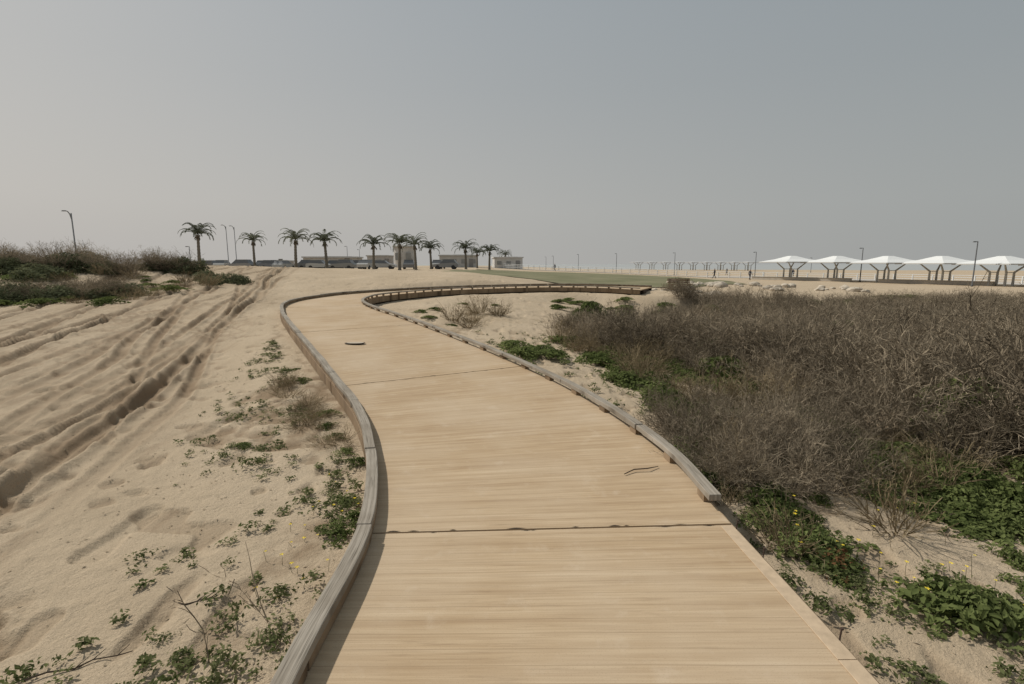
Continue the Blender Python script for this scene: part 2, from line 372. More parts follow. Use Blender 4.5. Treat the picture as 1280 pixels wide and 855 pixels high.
# ------------------------------------------------------------------ vegetation
def ribbons(P0,P1,w0,w1):
    d=P1-P0; r=rng.normal(size=d.shape); s=np.cross(d,r); s/=np.linalg.norm(s,axis=1,keepdims=True)+1e-9
    return np.stack([P0-s*w0/2,P0+s*w0/2,P1+s*w1/2,P1-s*w1/2],1).reshape(-1,3)
def unit(v): return v/(np.linalg.norm(v,axis=1,keepdims=True)+1e-9)
def twig_mesh(name,R,H,n0,n1,n2,n3,w,mat,droop=.0,spread=.9):
    Vs=[]
    def grow(P,D,Ln,k,w0,w1,jit,up):
        pts=[P];cur=P;d=D
        for i in range(k):
            d=unit(d+rng.normal(size=d.shape)*jit+np.array([0,0,up]))
            nx=cur+d*(Ln/k)[:,None]; nx[:,2]=np.maximum(nx[:,2],.01)
            Vs.append(ribbons(cur,nx,w0+(w1-w0)*i/k,w0+(w1-w0)*(i+1)/k)); cur=nx; pts.append(nx)
        return np.stack(pts,1)
    def sprout(Pts,n,tmin):
        idx=rng.integers(0,len(Pts),n); k=Pts.shape[1]-1
        t=(tmin+(1-tmin)*rng.random(n))*k; i=np.minimum(t.astype(int),k-1); f=(t-i)[:,None]
        A=Pts[idx,i];B=Pts[idx,i+1]; return A*(1-f)+B*f,unit(B-A)
    a=rng.random(n0)*2*np.pi; rr=np.sqrt(rng.random(n0))*R*.45
    P=np.stack([rr*np.cos(a),rr*np.sin(a),np.zeros(n0)],-1); tilt=.25+rng.random(n0)*spread
    D=unit(np.stack([np.cos(a)*tilt,np.sin(a)*tilt,np.ones(n0)],-1)+rng.normal(size=(n0,3))*.15)
    s0=grow(P,D,H*(.55+.5*rng.random(n0)),5,w*2.4,w*1.3,.15,.04-droop)
    p,d=sprout(s0,n1,.12); s1=grow(p,unit(d+rng.normal(size=d.shape)*.55),H*(.22+.3*rng.random(n1)),4,w*1.4,w*.8,.2,.05-droop)
    p,d=sprout(s1,n2,.1); s2=grow(p,unit(d+rng.normal(size=d.shape)*.7),H*(.08+.18*rng.random(n2)),2,w,w*.6,.25,.08-droop)
    if n3:
        p,d=sprout(s2,n3,.3); grow(p,unit(d+rng.normal(size=d.shape)*.8),np.full(n3,H*.06),1,w*.9,w*.4,.3,.1)
    V=np.concatenate(Vs); return mesh_quads(name,V,np.arange(len(V)).reshape(-1,4),mat)
DRY=foliage('dry_brush_twigs',(.06,.048,.034),(.45,.37,.265),.2,3)
DRY2=foliage('dry_grass_straw',(.12,.09,.05),(.34,.27,.17),.2,3)
GRN=foliage('leafy_green',(.045,.065,.018),(.23,.265,.10),.4,5)
GRN2=foliage('seedling_green',(.08,.10,.035),(.22,.23,.11),.4,5)
OLV=foliage('olive_shrub_leaves',(.06,.068,.034),(.20,.21,.12),.25,3)
YEL=simple('yellow_petals',(.75,.58,.05)); RUST=foliage('rusty_leaves',(.12,.06,.03),(.22,.13,.06),.2)
def leaf_mesh(name,C,N,size,mat,elong=1.6):
    n=len(C); r=rng.normal(size=(n,3)); T=unit(np.cross(N,r)); B=np.cross(N,T); s=size*(.6+.7*rng.random(n))[:,None]
    base=C-T*s*elong/2; tip=C+T*s*elong/2-N*s*.15; l=C+T*s*.12+B*s*.42+N*s*.16; rr=C+T*s*.12-B*s*.42+N*s*.16
    V=np.stack([base,l,tip,rr],1).reshape(-1,3); k=np.arange(n)[:,None]*4
    Q=np.concatenate([k+np.array([[0,2,1]]),k+np.array([[0,3,2]])]); return mesh_quads(name,V,Q,mat,False,True)
def cover_mesh(name,R,H,n,size,mat):
    a=rng.random(n)*2*np.pi; rr=R*rng.random(n)**.6; lob=.75+.35*np.sin(a*3+rng.random()*6)+.2*np.sin(a*7)
    rr=rr*lob; h=H*(1-(rr/(R*1.2))**2).clip(.05)*(.35+.65*rng.random(n))
    C=np.stack([rr*np.cos(a),rr*np.sin(a),h+.01],-1)
    N=unit(np.stack([np.cos(a)*.5,np.sin(a)*.5,np.ones(n)],-1)+rng.normal(size=(n,3))*.5)
    return leaf_mesh(name,C,N,size,mat)
def seedling_mesh(name,R,ns,mat,size=.02):
    C=[];N=[]
    for k in range(ns):
        a=random.random()*6.28; ln=R*random.uniform(.4,1); m_=random.randint(4,8); bend=random.uniform(-.8,.8)
        for t in range(m_):
            f=(t+1)/m_; s=random.choice((-1,1))*.012; a2=a+bend*f
            C.append((math.cos(a2)*ln*f-math.sin(a2)*s,math.sin(a2)*ln*f+math.cos(a2)*s,.008+.04*math.sin(f*2.6)*random.uniform(.4,1.3)))
            N.append((random.gauss(0,.4),random.gauss(0,.4),1))
    return leaf_mesh(name,np.array(C),unit(np.array(N)),size,mat,1.7)
twigs=[twig_mesh('dry_brush_%d'%k,.75,1.1,50,330,1350,500,.0075,DRY) for k in range(5)]
twigsN=[twig_mesh('dry_brush_fine_%d'%k,.6,.8,100,650,2700,1000,.0042,DRY,.0,1.6) for k in range(2)]
straw=[twig_mesh('straw_%d'%k,.3,.45,50,110,120,0,.004,DRY2,.05) for k in range(3)]
covers=[cover_mesh('leaf_cover_%d'%k,.34,.15,500,.034,GRN) for k in range(5)]
coversF=[cover_mesh('leaf_cover_far_%d'%k,.6,.4,800,.06,GRN) for k in range(3)]
mats_=[cover_mesh('leaf_mat_%d'%k,.14,.05,70,.018,GRN2) for k in range(4)]
seeds=[seedling_mesh('seedling_%d'%k,random.uniform(.07,.15),random.randint(3,6),GRN2,.018) for k in range(8)]
def leafy_bush(name,R,H,n,size,mat):
    u=unit(rng.normal(size=(n,3))); u[:,2]=np.abs(u[:,2]); rad_=rng.random(n)**.35
    cl=.72+.45*vnoise(u[:,0]*3+9,u[:,1]*3+u[:,2]*4+5,int(H*100)); C=u*rad_[:,None]*cl[:,None]*np.array([R,R,H])
    N=unit(u+rng.normal(size=(n,3))*.6); return leaf_mesh(name,C,N,size,mat,1.8)
bushes=[leafy_bush('olive_bush_%d'%k,.95,.9,2600,.07,OLV) for k in range(3)]
def instances(parent,meshes,pts,smin,smax,zs=(1,1),sink=0.02,tilt=.08,mul=None):
    if len(pts)==0: return
    P=np.array(pts); z=terrain(P[:,0],P[:,1])
    for ii,((x,y),zz) in enumerate(zip(P,z)):
        me=random.choice(meshes); s=random.uniform(smin,smax)*(mul[ii] if mul is not None else 1)
        o=bpy.data.objects.new(me.name,me); COL.objects.link(o); o.parent=parent
        o.location=(x,y,zz-sink); o.rotation_euler=(random.gauss(0,tilt),random.gauss(0,tilt),random.random()*6.28)
        o.scale=(s,s,s*random.uniform(*zs))
def inpoly(x,y,poly):
    c=np.zeros(x.shape,bool);n=len(poly);j=n-1
    for i in range(n):
        xi,yi=poly[i];xj,yj=poly[j]
        c^=((yi>y)!=(yj>y))&(x<(xj-xi)*(y-yi)/(yj-yi+1e-12)+xi); j=i
    return c
def scatter(poly,n,clear=.12,dens=None):
    P=np.array(poly); x=rng.uniform(P[:,0].min(),P[:,0].max(),n*8); y=rng.uniform(P[:,1].min(),P[:,1].max(),n*8)
    k=inpoly(x,y,poly); x=x[k];y=y[k]
    if dens is not None: k=dens(x,y)>rng.random(len(x)); x=x[k];y=y[k]
    d,_,_=deckinfo(x,y); k=d>clear; return list(zip(x[k][:n],y[k][:n]))
par=empty('dry_brush_thicket'); pts=[]
yy=2.9
while yy<30:
    st=.70+.022*yy; xx=float(bx(yy))+.35
    while xx<min(34,yy*1.15+6):
        x_=xx+random.uniform(-.3,.3);y_=yy+random.uniform(-.3,.3)
        if inthick(np.array(x_),np.array(y_)) and random.random()<.93 and vnoise(np.array(x_*.45),np.array(y_*.45),77)>.24: pts.append((x_,y_))
        xx+=st
    yy+=st*.85
print('thicket',len(pts))
mul=[]
for p in pts:
    e=p[0]-bx(p[1]); hh=.68+.68*float(vnoise(np.array(p[0]*.6),np.array(p[1]*.6),99)); hh*=(.72 if e<1 else 1.0)*(1.0-.12*min(1,max(0,p[1]-8)/10))
    hh*=1+.25*min(1,max(0,(p[0]-4.5)/2.5))*min(1,max(0,(10-p[1])/3)); mul.append(hh)
instances(par,twigs,pts,.85,1.03,(.8,1.0),mul=mul)
par=empty('dry_bush'); instances(par,twigsN,[(1.85,4.2),(2.2,4.05),(2.6,4.15),(1.95,4.7),(2.45,4.75),(2.9,4.7),(1.9,5.3),(2.6,5.4),(3.2,5.3)],.6,.78,(.85,1.0))
par=empty('green_ground_cover')
zone=[(1.55,4.0),(1.6,3.5),(1.85,2.95),(2.15,2.65),(2.45,2.2),(3.4,1.7),(5.8,2.6),(5.4,4.4),(4.2,5.6),(3.6,6.6),(2.8,7.2),(1.9,6.0)]
dz_=lambda x,y:sst(.26,.54,.6*vnoise(x*1.6+2,y*1.6+1,14)+.4*vnoise(x*4+2,y*4+1,15))
instances(par,covers,scatter(zone,380,.14,dz_),.35,.95,(.5,1.5))
stp=[(2.1,6.0),(3.6,5.8),(3.6,8.5),(3,10.5),(1.5,12),(.9,11.5),(1.4,9.5)]
instances(par,covers,scatter(stp,120,.14,lambda x,y:sst(.3,.6,vnoise(x*1.1,y*1.1,24))),.6,1.2,(.6,1.3))
instances(par,coversF,[(.35,9.6),(.75,9.3),(.0,10.0),(.55,9.9),(.2,9.2),(1.75,7.8)],.5,.75,(.6,.9))
instances(par,coversF,scatter([(1.5,13),(5,16),(8,24),(3,26),(1.5,20),(2.0,16)],34,.3),.5,.9,(.4,.7))
instances(par,coversF,[(-2.6,14.6),(-2.3,15.2),(-2.2,13.6),(-1.5,12.8),(-.6,17.5),(-1.6,17)],.3,.5,(.4,.7))
instances(par,coversF,[(p[0]+.2,p[1]) for p in random.sample(pts,90)],.7,1.3,(.8,1.7))
instances(par,coversF,scatter([(8,27),(34,31),(34,38),(9,34)],40,.3),.8,1.6,(.3,.6))
instances(par,covers,scatter([(1.6,2.9),(2.5,1.5),(4,1.2),(4,2.2),(2.6,2.7)],34,.14),.2,.45,(.4,.9))
par=empty('sand_seedlings')
zl=[(-4.6,9.8),(-2.2,5.4),(-1.2,4.0),(-.9,2.6),(-.9,1.2),(-2.1,1.2),(-2.5,2.4),(-2.3,3.3),(-3.2,4.6),(-4.0,6.6)]
def dl(x,y):
    d,_,_=deckinfo(x,y); return (.14+.9*np.exp(-d*1.3))*sst(.2,.6,vnoise(x*2.8,y*2.8,44))*.8
instances(par,seeds,scatter(zl,520,.03,dl),.4,1.1,(.6,1.3),.0)
instances(par,mats_,scatter(zl,130,.04,dl),.4,1.2,(.6,1.3),.0)
instances(par,seeds,scatter([(1.55,3.2),(1.6,1.2),(4,1.2),(4,2.4),(2.4,3.0)],190,.05),.5,1.1,(.7,1.4),.0)
instances(par,mats_,scatter([(1.55,3.2),(1.6,1.2),(4,1.2),(4,2.4),(2.4,3.0)],50,.05),.5,1.1,(.7,1.4),.0)
instances(par,seeds,scatter([(.3,7),(1.9,5.6),(2.9,8),(1.5,12),(-.9,12)],120,.1),.6,1.6,(.7,1.4),.0)
instances(par,covers,[(-1.55,4.55),(-1.75,4.9),(-1.35,4.3),(-1.08,3.3),(-1.12,3.1),(-2.6,4.75),(-2.1,5.6),(-2.9,6.9),(-3.3,7.6),(-1.25,3.6),(-1.95,5.2)],.28,.5,(.5,1.0),.0)
par=empty('dry_grass_tufts')
instances(par,straw,scatter([(-3.2,7.2),(-2.0,5.3),(-1.3,4.2),(-1.45,4.2),(-2.2,5.2),(-3.3,6.9)],16,.06),.4,.65,(.4,.6),.0,.2)
instances(par,straw,scatter(stp,30,.15)+scatter([(-1.2,12),(.2,13),(0,16),(-2,15)],7,.2),.7,1.5,(.6,1.1),.0,.2)
instances(par,straw,scatter(zone,22,.2),.5,1.0,(.6,1.1),.0,.25)
pb=PB()
fl=scatter([(1.75,3.0),(2.3,2.4),(3.2,2.2),(3,3.6),(1.9,3.6)],36,.15,dz_)+scatter([(2.7,6.0),(3.5,5.4),(3.5,6.2),(2.9,6.8)],24,.15)+scatter([(-1.6,4.2),(-1.05,3.6),(-1.0,2.6),(-1.5,2.2),(-1.5,3.2)],22,.04)
FZ=terrain(np.array(fl)[:,0],np.array(fl)[:,1])
for (x,y),z in zip(fl,FZ):
    h=random.uniform(.05,.15) if x>0 else random.uniform(.02,.07); r=random.uniform(.006,.011)
    pb.tube([(x,y,z),(x+random.gauss(0,.01),y,z+h)],[.0015,.001],3,1)
    k=5; t0=random.random()*6
    for q_ in range(k):
        t=t0+q_*2*math.pi/k; c_,s_=math.cos(t),math.sin(t)
        pb.add([(x,y,z+h),(x+r*.8*c_-r*.4*s_,y+r*.8*s_+r*.4*c_,z+h+.004),(x+r*1.5*c_,y+r*1.5*s_,z+h+.002),(x+r*.8*c_+r*.4*s_,y+r*.8*s_-r*.4*c_,z+h+.004)],[(0,1,2,3)],0)
obj('yellow_wildflowers',pb.mesh('yellow_wildflowers',[YEL,GRN2]))
par=empty('rusty_dock_plant'); me=cover_mesh('rusty_leaves',.2,.16,110,.018,RUST); instances(par,[me],[(1.98,2.85)],.8,1,(.8,1.2))
par=empty('dry_weed_stems')
me=twig_mesh('weed_stem',.04,.4,2,6,10,0,.003,DRY,0,.2); instances(par,[me],[(-1.35,2.05),(-1.2,2.3),(-1.15,12.6),(-.7,13.0)],.8,1.0,(1,1.2),0,.1)
pb=PB()
for x,y,a,L_ in ((-2.1,1.95,.5,.4),(-1.75,2.45,.3,.2)):
    p=[];zz=hz(x,y)
    for k in range(6): p.append((x+math.cos(a)*L_*k/5+random.gauss(0,.008),y+math.sin(a)*L_*k/5+random.gauss(0,.01),zz+.008+random.uniform(0,.012)))
    pb.tube(p,[.004,.004,.004,.003,.003,.002],5)
    for k in (2,3,4): 
        q_=p[k]; pb.tube([q_,(q_[0]+.06*math.cos(a+.8),q_[1]+.06*math.sin(a+.8),q_[2]+.01)],[.003,.0015],4)
obj('driftwood_twigs',pb.mesh('driftwood_twigs',[DARK]))
P=[(random.uniform(-5,-1.0),random.uniform(1.3,9)) for _ in range(1100)]+[(random.uniform(1.6,4.5),random.uniform(1.2,4)) for _ in range(400)]+[(random.uniform(-.5,2.5),random.uniform(6,13)) for _ in range(250)]
P=np.array(P); d,_,_=deckinfo(P[:,0],P[:,1]); P=P[d>.05]; zz=terrain(P[:,0],P[:,1])
C=np.concatenate([P,zz[:,None]+.004],1); me=leaf_mesh('litter_bits',C,unit(np.concatenate([rng.normal(size=(len(P),2))*.3,np.ones((len(P),1))],1)),.012,DRY,2.2); obj('plant_litter',me)
par=empty('dune_bushes')
bp=[(-21,21.5),(-19,22),(-17.6,22.5),(-22.8,22),(-24.5,21),(-20,24),(-17,24.5),(-15.8,25),(-23,24),(-26,22),(-18.5,20.2),(-22,20.5),(-25,20),(-20,20.8)]
instances(par,bushes,bp,.85,1.3,(.6,.85),.15)
bt=[(x+random.uniform(-.8,.8),y+random.uniform(-.5,.5)) for x,y in bp[:10] for _ in range(2)]
instances(par,twigs,bt,.8,1.1,(.75,1.0),.1)
instances(par,bushes,[(-16.5,17),(-14.9,16.8),(-13.4,18),(-17.8,16),(-12.9,22.3),(-13.5,23),(-12.2,22.8),(-16,16.2),(-14,17.4)],.7,.95,(.65,.85),.1)
instances(par,twigs,[(-15.5,17),(-14.2,17.3),(-14.9,18.5),(-16.6,16.4),(-13.6,17.8)],.7,.95,(.65,.85),.05)
instances(par,bushes,[(-23.5,29),(-30,30),(-27,29)],.8,1.2,(.7,.9),.1)
instances(par,straw,[(-13.4+random.uniform(-5,1),17+random.uniform(-1,5)) for _ in range(22)],1,1.8,(.5,.8),0)
instances(par,covers,[(-13.4+random.uniform(-6,1),17+random.uniform(-1.5,5)) for _ in range(30)],.8,1.8,(.5,1),0)

# ------------------------------------------------------------------ palms
TRK=simple('palm_trunk',(.17,.155,.13),.3,12,.95,.1,.6); PLM=foliage('palm_fronds',(.075,.085,.062),(.17,.18,.125),.35,1)  # trunk and frond colours lightened to include distance haze
DED=foliage('palm_skirt',(.14,.12,.09),(.24,.20,.15),.1,1)
def palm(x,y,z,hgt,sc,name):
    pe=empty(name,(x,y,z)); lean=random.uniform(-.15,.15)
    pb=PB(); pts=[];rd=[]; K=22
    for k in range(K+1):
        f=k/K; pts.append((lean*f*f,0,hgt*f)); rd.append((.22-.07*f+.08*max(0,(f-.85)/.15)+(.05*math.exp(-f*14)))*(1.07 if k%2 else .93)*sc)
    pb.tube(pts,rd,10); obj('trunk',pb.mesh('trunk',[TRK],True),pe)
    for dead,nf in ((0,random.randint(21,26)),(1,5)):
        A=[];B=[]
        for k in range(nf):
            az=k*2.39996+random.uniform(-.35,.35); el=(math.radians(random.uniform(-70,-35)) if dead else math.radians(86-60*(k/nf)**1.0+random.uniform(-9,9)))
            L_=(.7 if dead else random.uniform(2.2,3.1))*sc; p=np.array([lean,0,hgt]); e=el; S=10
            for i_ in range(S):
                d=np.array([math.cos(az)*math.cos(e),math.sin(az)*math.cos(e),math.sin(e)]); q=p+d*L_/S
                sd=np.array([-math.sin(az),math.cos(az),0])
                A.append(p);B.append(q)
                f=(i_+1)/S
                if f>.15:
                    ll=.5*sc*math.sin(min(1,f*1.1+.12)*math.pi*.93)**.6*(.6 if dead else 1)
                    for sg in (-1,1):
                        for hh in (0,.33,.66):
                            b0=p+(q-p)*hh; A.append(b0); B.append(b0+(sd*sg*.55+d*.7+np.array([0,0,-.25]))*ll*random.uniform(.8,1.15))
                p=q; e-=math.radians(15 if not dead else 4)*(0.35+f)
        A=np.array(A);B=np.array(B); v=ribbons(A,B,.055*sc,.022*sc)
        me=mesh_quads('fronds' if not dead else 'dead_fronds',v,np.arange(len(v)).reshape(-1,4),DED if dead else PLM)
        obj('dead_frond_skirt' if dead else 'crown_fronds',me,pe)
PALMS=[(254,334,280,66),(322,331,291,84),(373,336,287,68),(411,337,289,68),(469,337,294,72),(501,336,292,70),(521,336,295,76),(540,335,301,86),(583,335,301,86),(597,333,309,110),(612,335,305,92),(632,331,313,150)]
for u,vb,vt,d in PALMS:
    x=(u-640)/640*d; gz=hz(x,d); top=EYE+d*(330-vt)/640; tot=top-gz; sc=min(1.0,tot/4.8)
    palm(x,d,gz-.1,tot-1.4*sc,sc,'palm_tree')

# ------------------------------------------------------------------ street furniture etc
POLE=simple('lamp_metal',(.10,.10,.10)); POLEL=simple('light_pole_metal',(.22,.22,.22)); WHT=simple('white_fabric',(.68,.68,.66),.04); WPO=simple('white_posts',(.45,.45,.43),.1); GRYF=simple('grey_fabric',(.45,.45,.44),.05)  # grey fabric is for far shelters, distance haze put into its colour
def lamp(x,y,h,arm=.5,mat=POLE,curved=False):
    z=hz(x,y); pe=empty('street_lamp',(x,y,z-.05)); pb=PB()
    pb.tube([(0,0,0),(0,0,.25),(0,0,.26),(0,0,h)],[.13,.13,.075,.05],8)
    obj('pole',pb.mesh('pole',[mat],True),pe); pb=PB()
    if curved:
        pb.tube([(0,0,h-.6),(-.12,0,h-.1),(-.3,0,h+.15),(-.5,0,h+.2)],[.05,.05,.045,.04],8)
        pb.box((-.6,0,h+.2),(.4,.2,.09),0,0,.7)
    else:
        pb.box((-arm/2,0,h-.02),(arm,.07,.06)); pb.box((-arm*.75,0,h-.07),(arm*.6,.22,.06),0,0,.8)
    obj('lamp_head',pb.mesh('lamp_head',[mat]),pe)
def place(u,d): return (u-640)/640*d,d
for u,d,vt in ((1212,60,302),(1072,76,310),(941,92,315),(841,122,316),(769,140,317),(722,165,318),(691,175,320),(682,200,321),(1010,160,322)):
    x,y=place(u,d); lamp(x,y,EYE+d*(330-vt)/640-hz(x,y),.5)
for u,d,vt,cv in ((103,48,268,True),(290,88,284,True),(300,88,285,True),(437,110,308,False),(243,75,308,False),(452,120,312,False)):
    x,y=place(u,d); lamp(x,y,EYE+d*(330-vt)/640-hz(x,y),.5,POLEL,cv)
def canopy(x,y,w,rz,ztop,rise=.95,mat=WHT):
    z=hz(x,y); H_=ztop-z; pe=empty('shade_canopy',(x,y,z-.05),(0,0,rz)); e=H_-rise*w/7; a=w/2
    pb=PB(); r0=a*.12
    vs=[(-a,-a,e),(a,-a,e),(a,a,e),(-a,a,e)]+[(-a*.5,-a*.5,e+(H_-e)*.45),(a*.5,-a*.5,e+(H_-e)*.45),(a*.5,a*.5,e+(H_-e)*.45),(-a*.5,a*.5,e+(H_-e)*.45)]+[(-r0,-r0,H_),(r0,-r0,H_),(r0,r0,H_),(-r0,r0,H_)]
    fs=[]
    for lv in (0,4):
        for k in range(4): fs.append((lv+k,lv+(k+1)%4,lv+4+(k+1)%4,lv+4+k))
    fs.append((8,9,10,11)); pb.add(vs,fs); 
    obj('fabric_roof',pb.mesh('fabric_roof',[mat]),pe)
    pb=PB()
    for sx_,sy_,dx,dy in ((0,-a,w,.1),(0,a,w,.1),(-a,0,.1,w-.1),(a,0,.1,w-.1)): pb.box((sx_,sy_,e-.06),(dx,dy,.14))
    obj('eave_frame',pb.mesh('eave_frame',[WPO]),pe)
    pb=PB()
    for sy_ in (-.9,.9):
        for sx_ in (-.55,.55):
            pb.tube([(sx_,sy_,0),(sx_,sy_,e*.62),(sx_*3.2,sy_*1.7,e+.12)],[.14,.12,.07],8)
        pb.box((0,sy_,e*.62),(1.0,.08,.08))
    obj('posts',pb.mesh('posts',[WPO]),pe)
for u,d,w in ((985,84,6.9),(1041,79,6.9),(1104,73,6.9),(1170,67.5,6.8),(1247,61.5,6.6),(1340,56,6.6)):
    x,y=place(u,d); canopy(x,y,w,.15,EYE+d*10.2/640)
for k in range(9):
    x,y=place(796+k*17,235-4*k); canopy(x,y,5.8,.3,EYE+y*3.2/640,.35,GRYF)
def strip_obj(name,pts,w,dz,mat,n=60):
    P=catmull(np.array(pts,dtype=float),n); t=np.gradient(P,axis=0); t/=np.linalg.norm(t,axis=1,keepdims=True); nn=np.stack([-t[:,1],t[:,0]],-1)
    K=5; rows=[P+nn*(w*(k/(K-1)-.5)) for k in range(K)]; XY=np.stack(rows,1).reshape(-1,2); z=terrain(XY[:,0],XY[:,1])+dz
    Q=[(i*K+k,(i+1)*K+k,(i+1)*K+k+1,i*K+k+1) for i in range(len(P)-1) for k in range(K-1)]
    return obj(name,mesh_quads(name,np.concatenate([XY,z[:,None]],1),Q,mat,True))
PAV=simple('pale_paving',(.46,.42,.37),.06,.5)
strip_obj('promenade_pavement',[(-10,150),(10,128),(30,112),(50,97),(63,76),(72,55),(78,35)],9,.06,PAV)
m,nt=newmat('lawn_grass'); b=NB(nt); tc=nt.nodes.new('ShaderNodeTexCoord').outputs['Object']; n1=b.noise(tc,.25,5); n2=b.noise(tc,6,3)
c=b.ramp(n1,[(.35,(.14,.138,.072)),(.65,(.22,.20,.12))]); c=b.mix(b.math('MULTIPLY',n2,.4),c,(.12,.12,.06)); b.finish(c,.95,n2,.4,.05)
LAWN=m
lp=[(-9,52),(2,44),(14,43),(24,52),(30,70),(28,88),(12,98),(-6,90)]
xs=np.arange(-12,34,1.0);ys=np.arange(38,104,1.0); XX,YY=np.meshgrid(xs,ys); K=inpoly(XX.ravel()+.6*(vnoise(YY.ravel()*.3,XX.ravel()*.3,2)-.5)*4,YY.ravel(),lp).reshape(XX.shape)
zz=terrain(XX.ravel(),YY.ravel())+.06; Vv=np.stack([XX.ravel(),YY.ravel(),zz],-1); nx=len(xs)
Q=[(r*nx+c_,r*nx+c_+1,(r+1)*nx+c_+1,(r+1)*nx+c_) for r in range(len(ys)-1) for c_ in range(nx-1) if K[r,c_] and K[r+1,c_+1]]
obj('lawn_grass',mesh_quads('lawn_grass',Vv,Q,LAWN,True))
def railing(name,pts,h,mat,sp=2.0,rails=(.35,.7,1.0)):
    P=catmull(np.array(pts,dtype=float),10); d=np.concatenate([[0],np.cumsum(np.linalg.norm(np.diff(P,axis=0),axis=1))]); s=np.arange(0,d[-1],sp)
    x=np.interp(s,d,P[:,0]);y=np.interp(s,d,P[:,1]);z=terrain(x,y); pe=empty(name); pb=PB()
    for a_,b_,c_ in zip(x,y,z): pb.box((a_,b_,c_+h/2),(.12,.12,h))
    obj('railing_posts',pb.mesh('railing_posts',[mat]),pe); pb=PB()
    for r in rails: pb.tube([(a_,b_,c_+h*r) for a_,b_,c_ in zip(x,y,z)],.04,5)
    obj('rails',pb.mesh('rails',[mat]),pe)
railing('white_railing',[(-6,140),(10,121),(30,105),(46,92.5)],1.15,WHT)
railing('white_railing',[(46,100),(60,82),(70,58),(76,40)],1.0,WHT,2.6)
pb=PB()
for (x0,y0),(x1,y1) in (((41,88),(50,76)),((52,73),(58,62))):
    L_=math.hypot(x1-x0,y1-y0); a=math.atan2(y1-y0,x1-x0); cx,cy=(x0+x1)/2,(y0+y1)/2
    pb.box((cx,cy,hz(cx,cy)+.2),(L_,.5,.5),0,a); pb.box((cx,cy,hz(cx,cy)+.49),(L_+.1,.62,.07),0,a)
obj('low_stone_wall',pb.mesh('low_stone_wall',[simple('limestone_wall',(.42,.38,.32),.1,2)]))
import bmesh
from mathutils import noise
def rocks(name,pts,smin,smax,mat):
    bm=bmesh.new()
    for x,y in pts:
        s=random.uniform(smin,smax); r=bmesh.ops.create_icosphere(bm,subdivisions=2,radius=s); z=hz(x,y); sx_,sy_,sz_=random.uniform(.8,1.5),random.uniform(.8,1.3),random.uniform(.5,.8); o=random.random()*50
        for v in r['verts']:
            k=1+.35*noise.noise(v.co/s*1.3+Vector((o,o,0))); v.co=Vector((v.co.x*sx_*k+x,v.co.y*sy_*k+y,v.co.z*sz_*k+z+s*.2))
    me=bpy.data.meshes.new(name); bm.to_mesh(me); bm.free(); me.materials.append(mat); return obj(name,me)
STN=simple('limestone',(.45,.39,.31),.2,3)
rocks('limestone_boulders',[(random.uniform(7,15),random.uniform(34,40)) for _ in range(30)]+[(random.uniform(14,32),random.uniform(42,50)) for _ in range(40)],.18,.5,STN)
BR=simple('bench_wood',(.16,.09,.05),.2,10)
def bench(x,y,rz):
    pe=empty('park_bench',(x,y,hz(x,y)),(0,0,rz)); pb=PB()
    for k in range(4): pb.box((0,-.21+.14*k,.45),(1.9,.12,.05))
    obj('seat',pb.mesh('seat',[BR]),pe); pb=PB()
    for k in range(3): pb.box((0,.30+.02*k,.6+.13*k),(1.9,.04,.1))
    obj('backrest',pb.mesh('backrest',[BR]),pe); pb=PB()
    for sx_ in (-.75,.75): pb.box((sx_,-.15,.21),(.08,.08,.42)); pb.box((sx_,.3,.45),(.07,.05,.88)); pb.box((sx_,.05,.38),(.06,.5,.06))
    obj('legs',pb.mesh('legs',[DARK]),pe)
x,y=place(849,42); bench(x,y,.1)
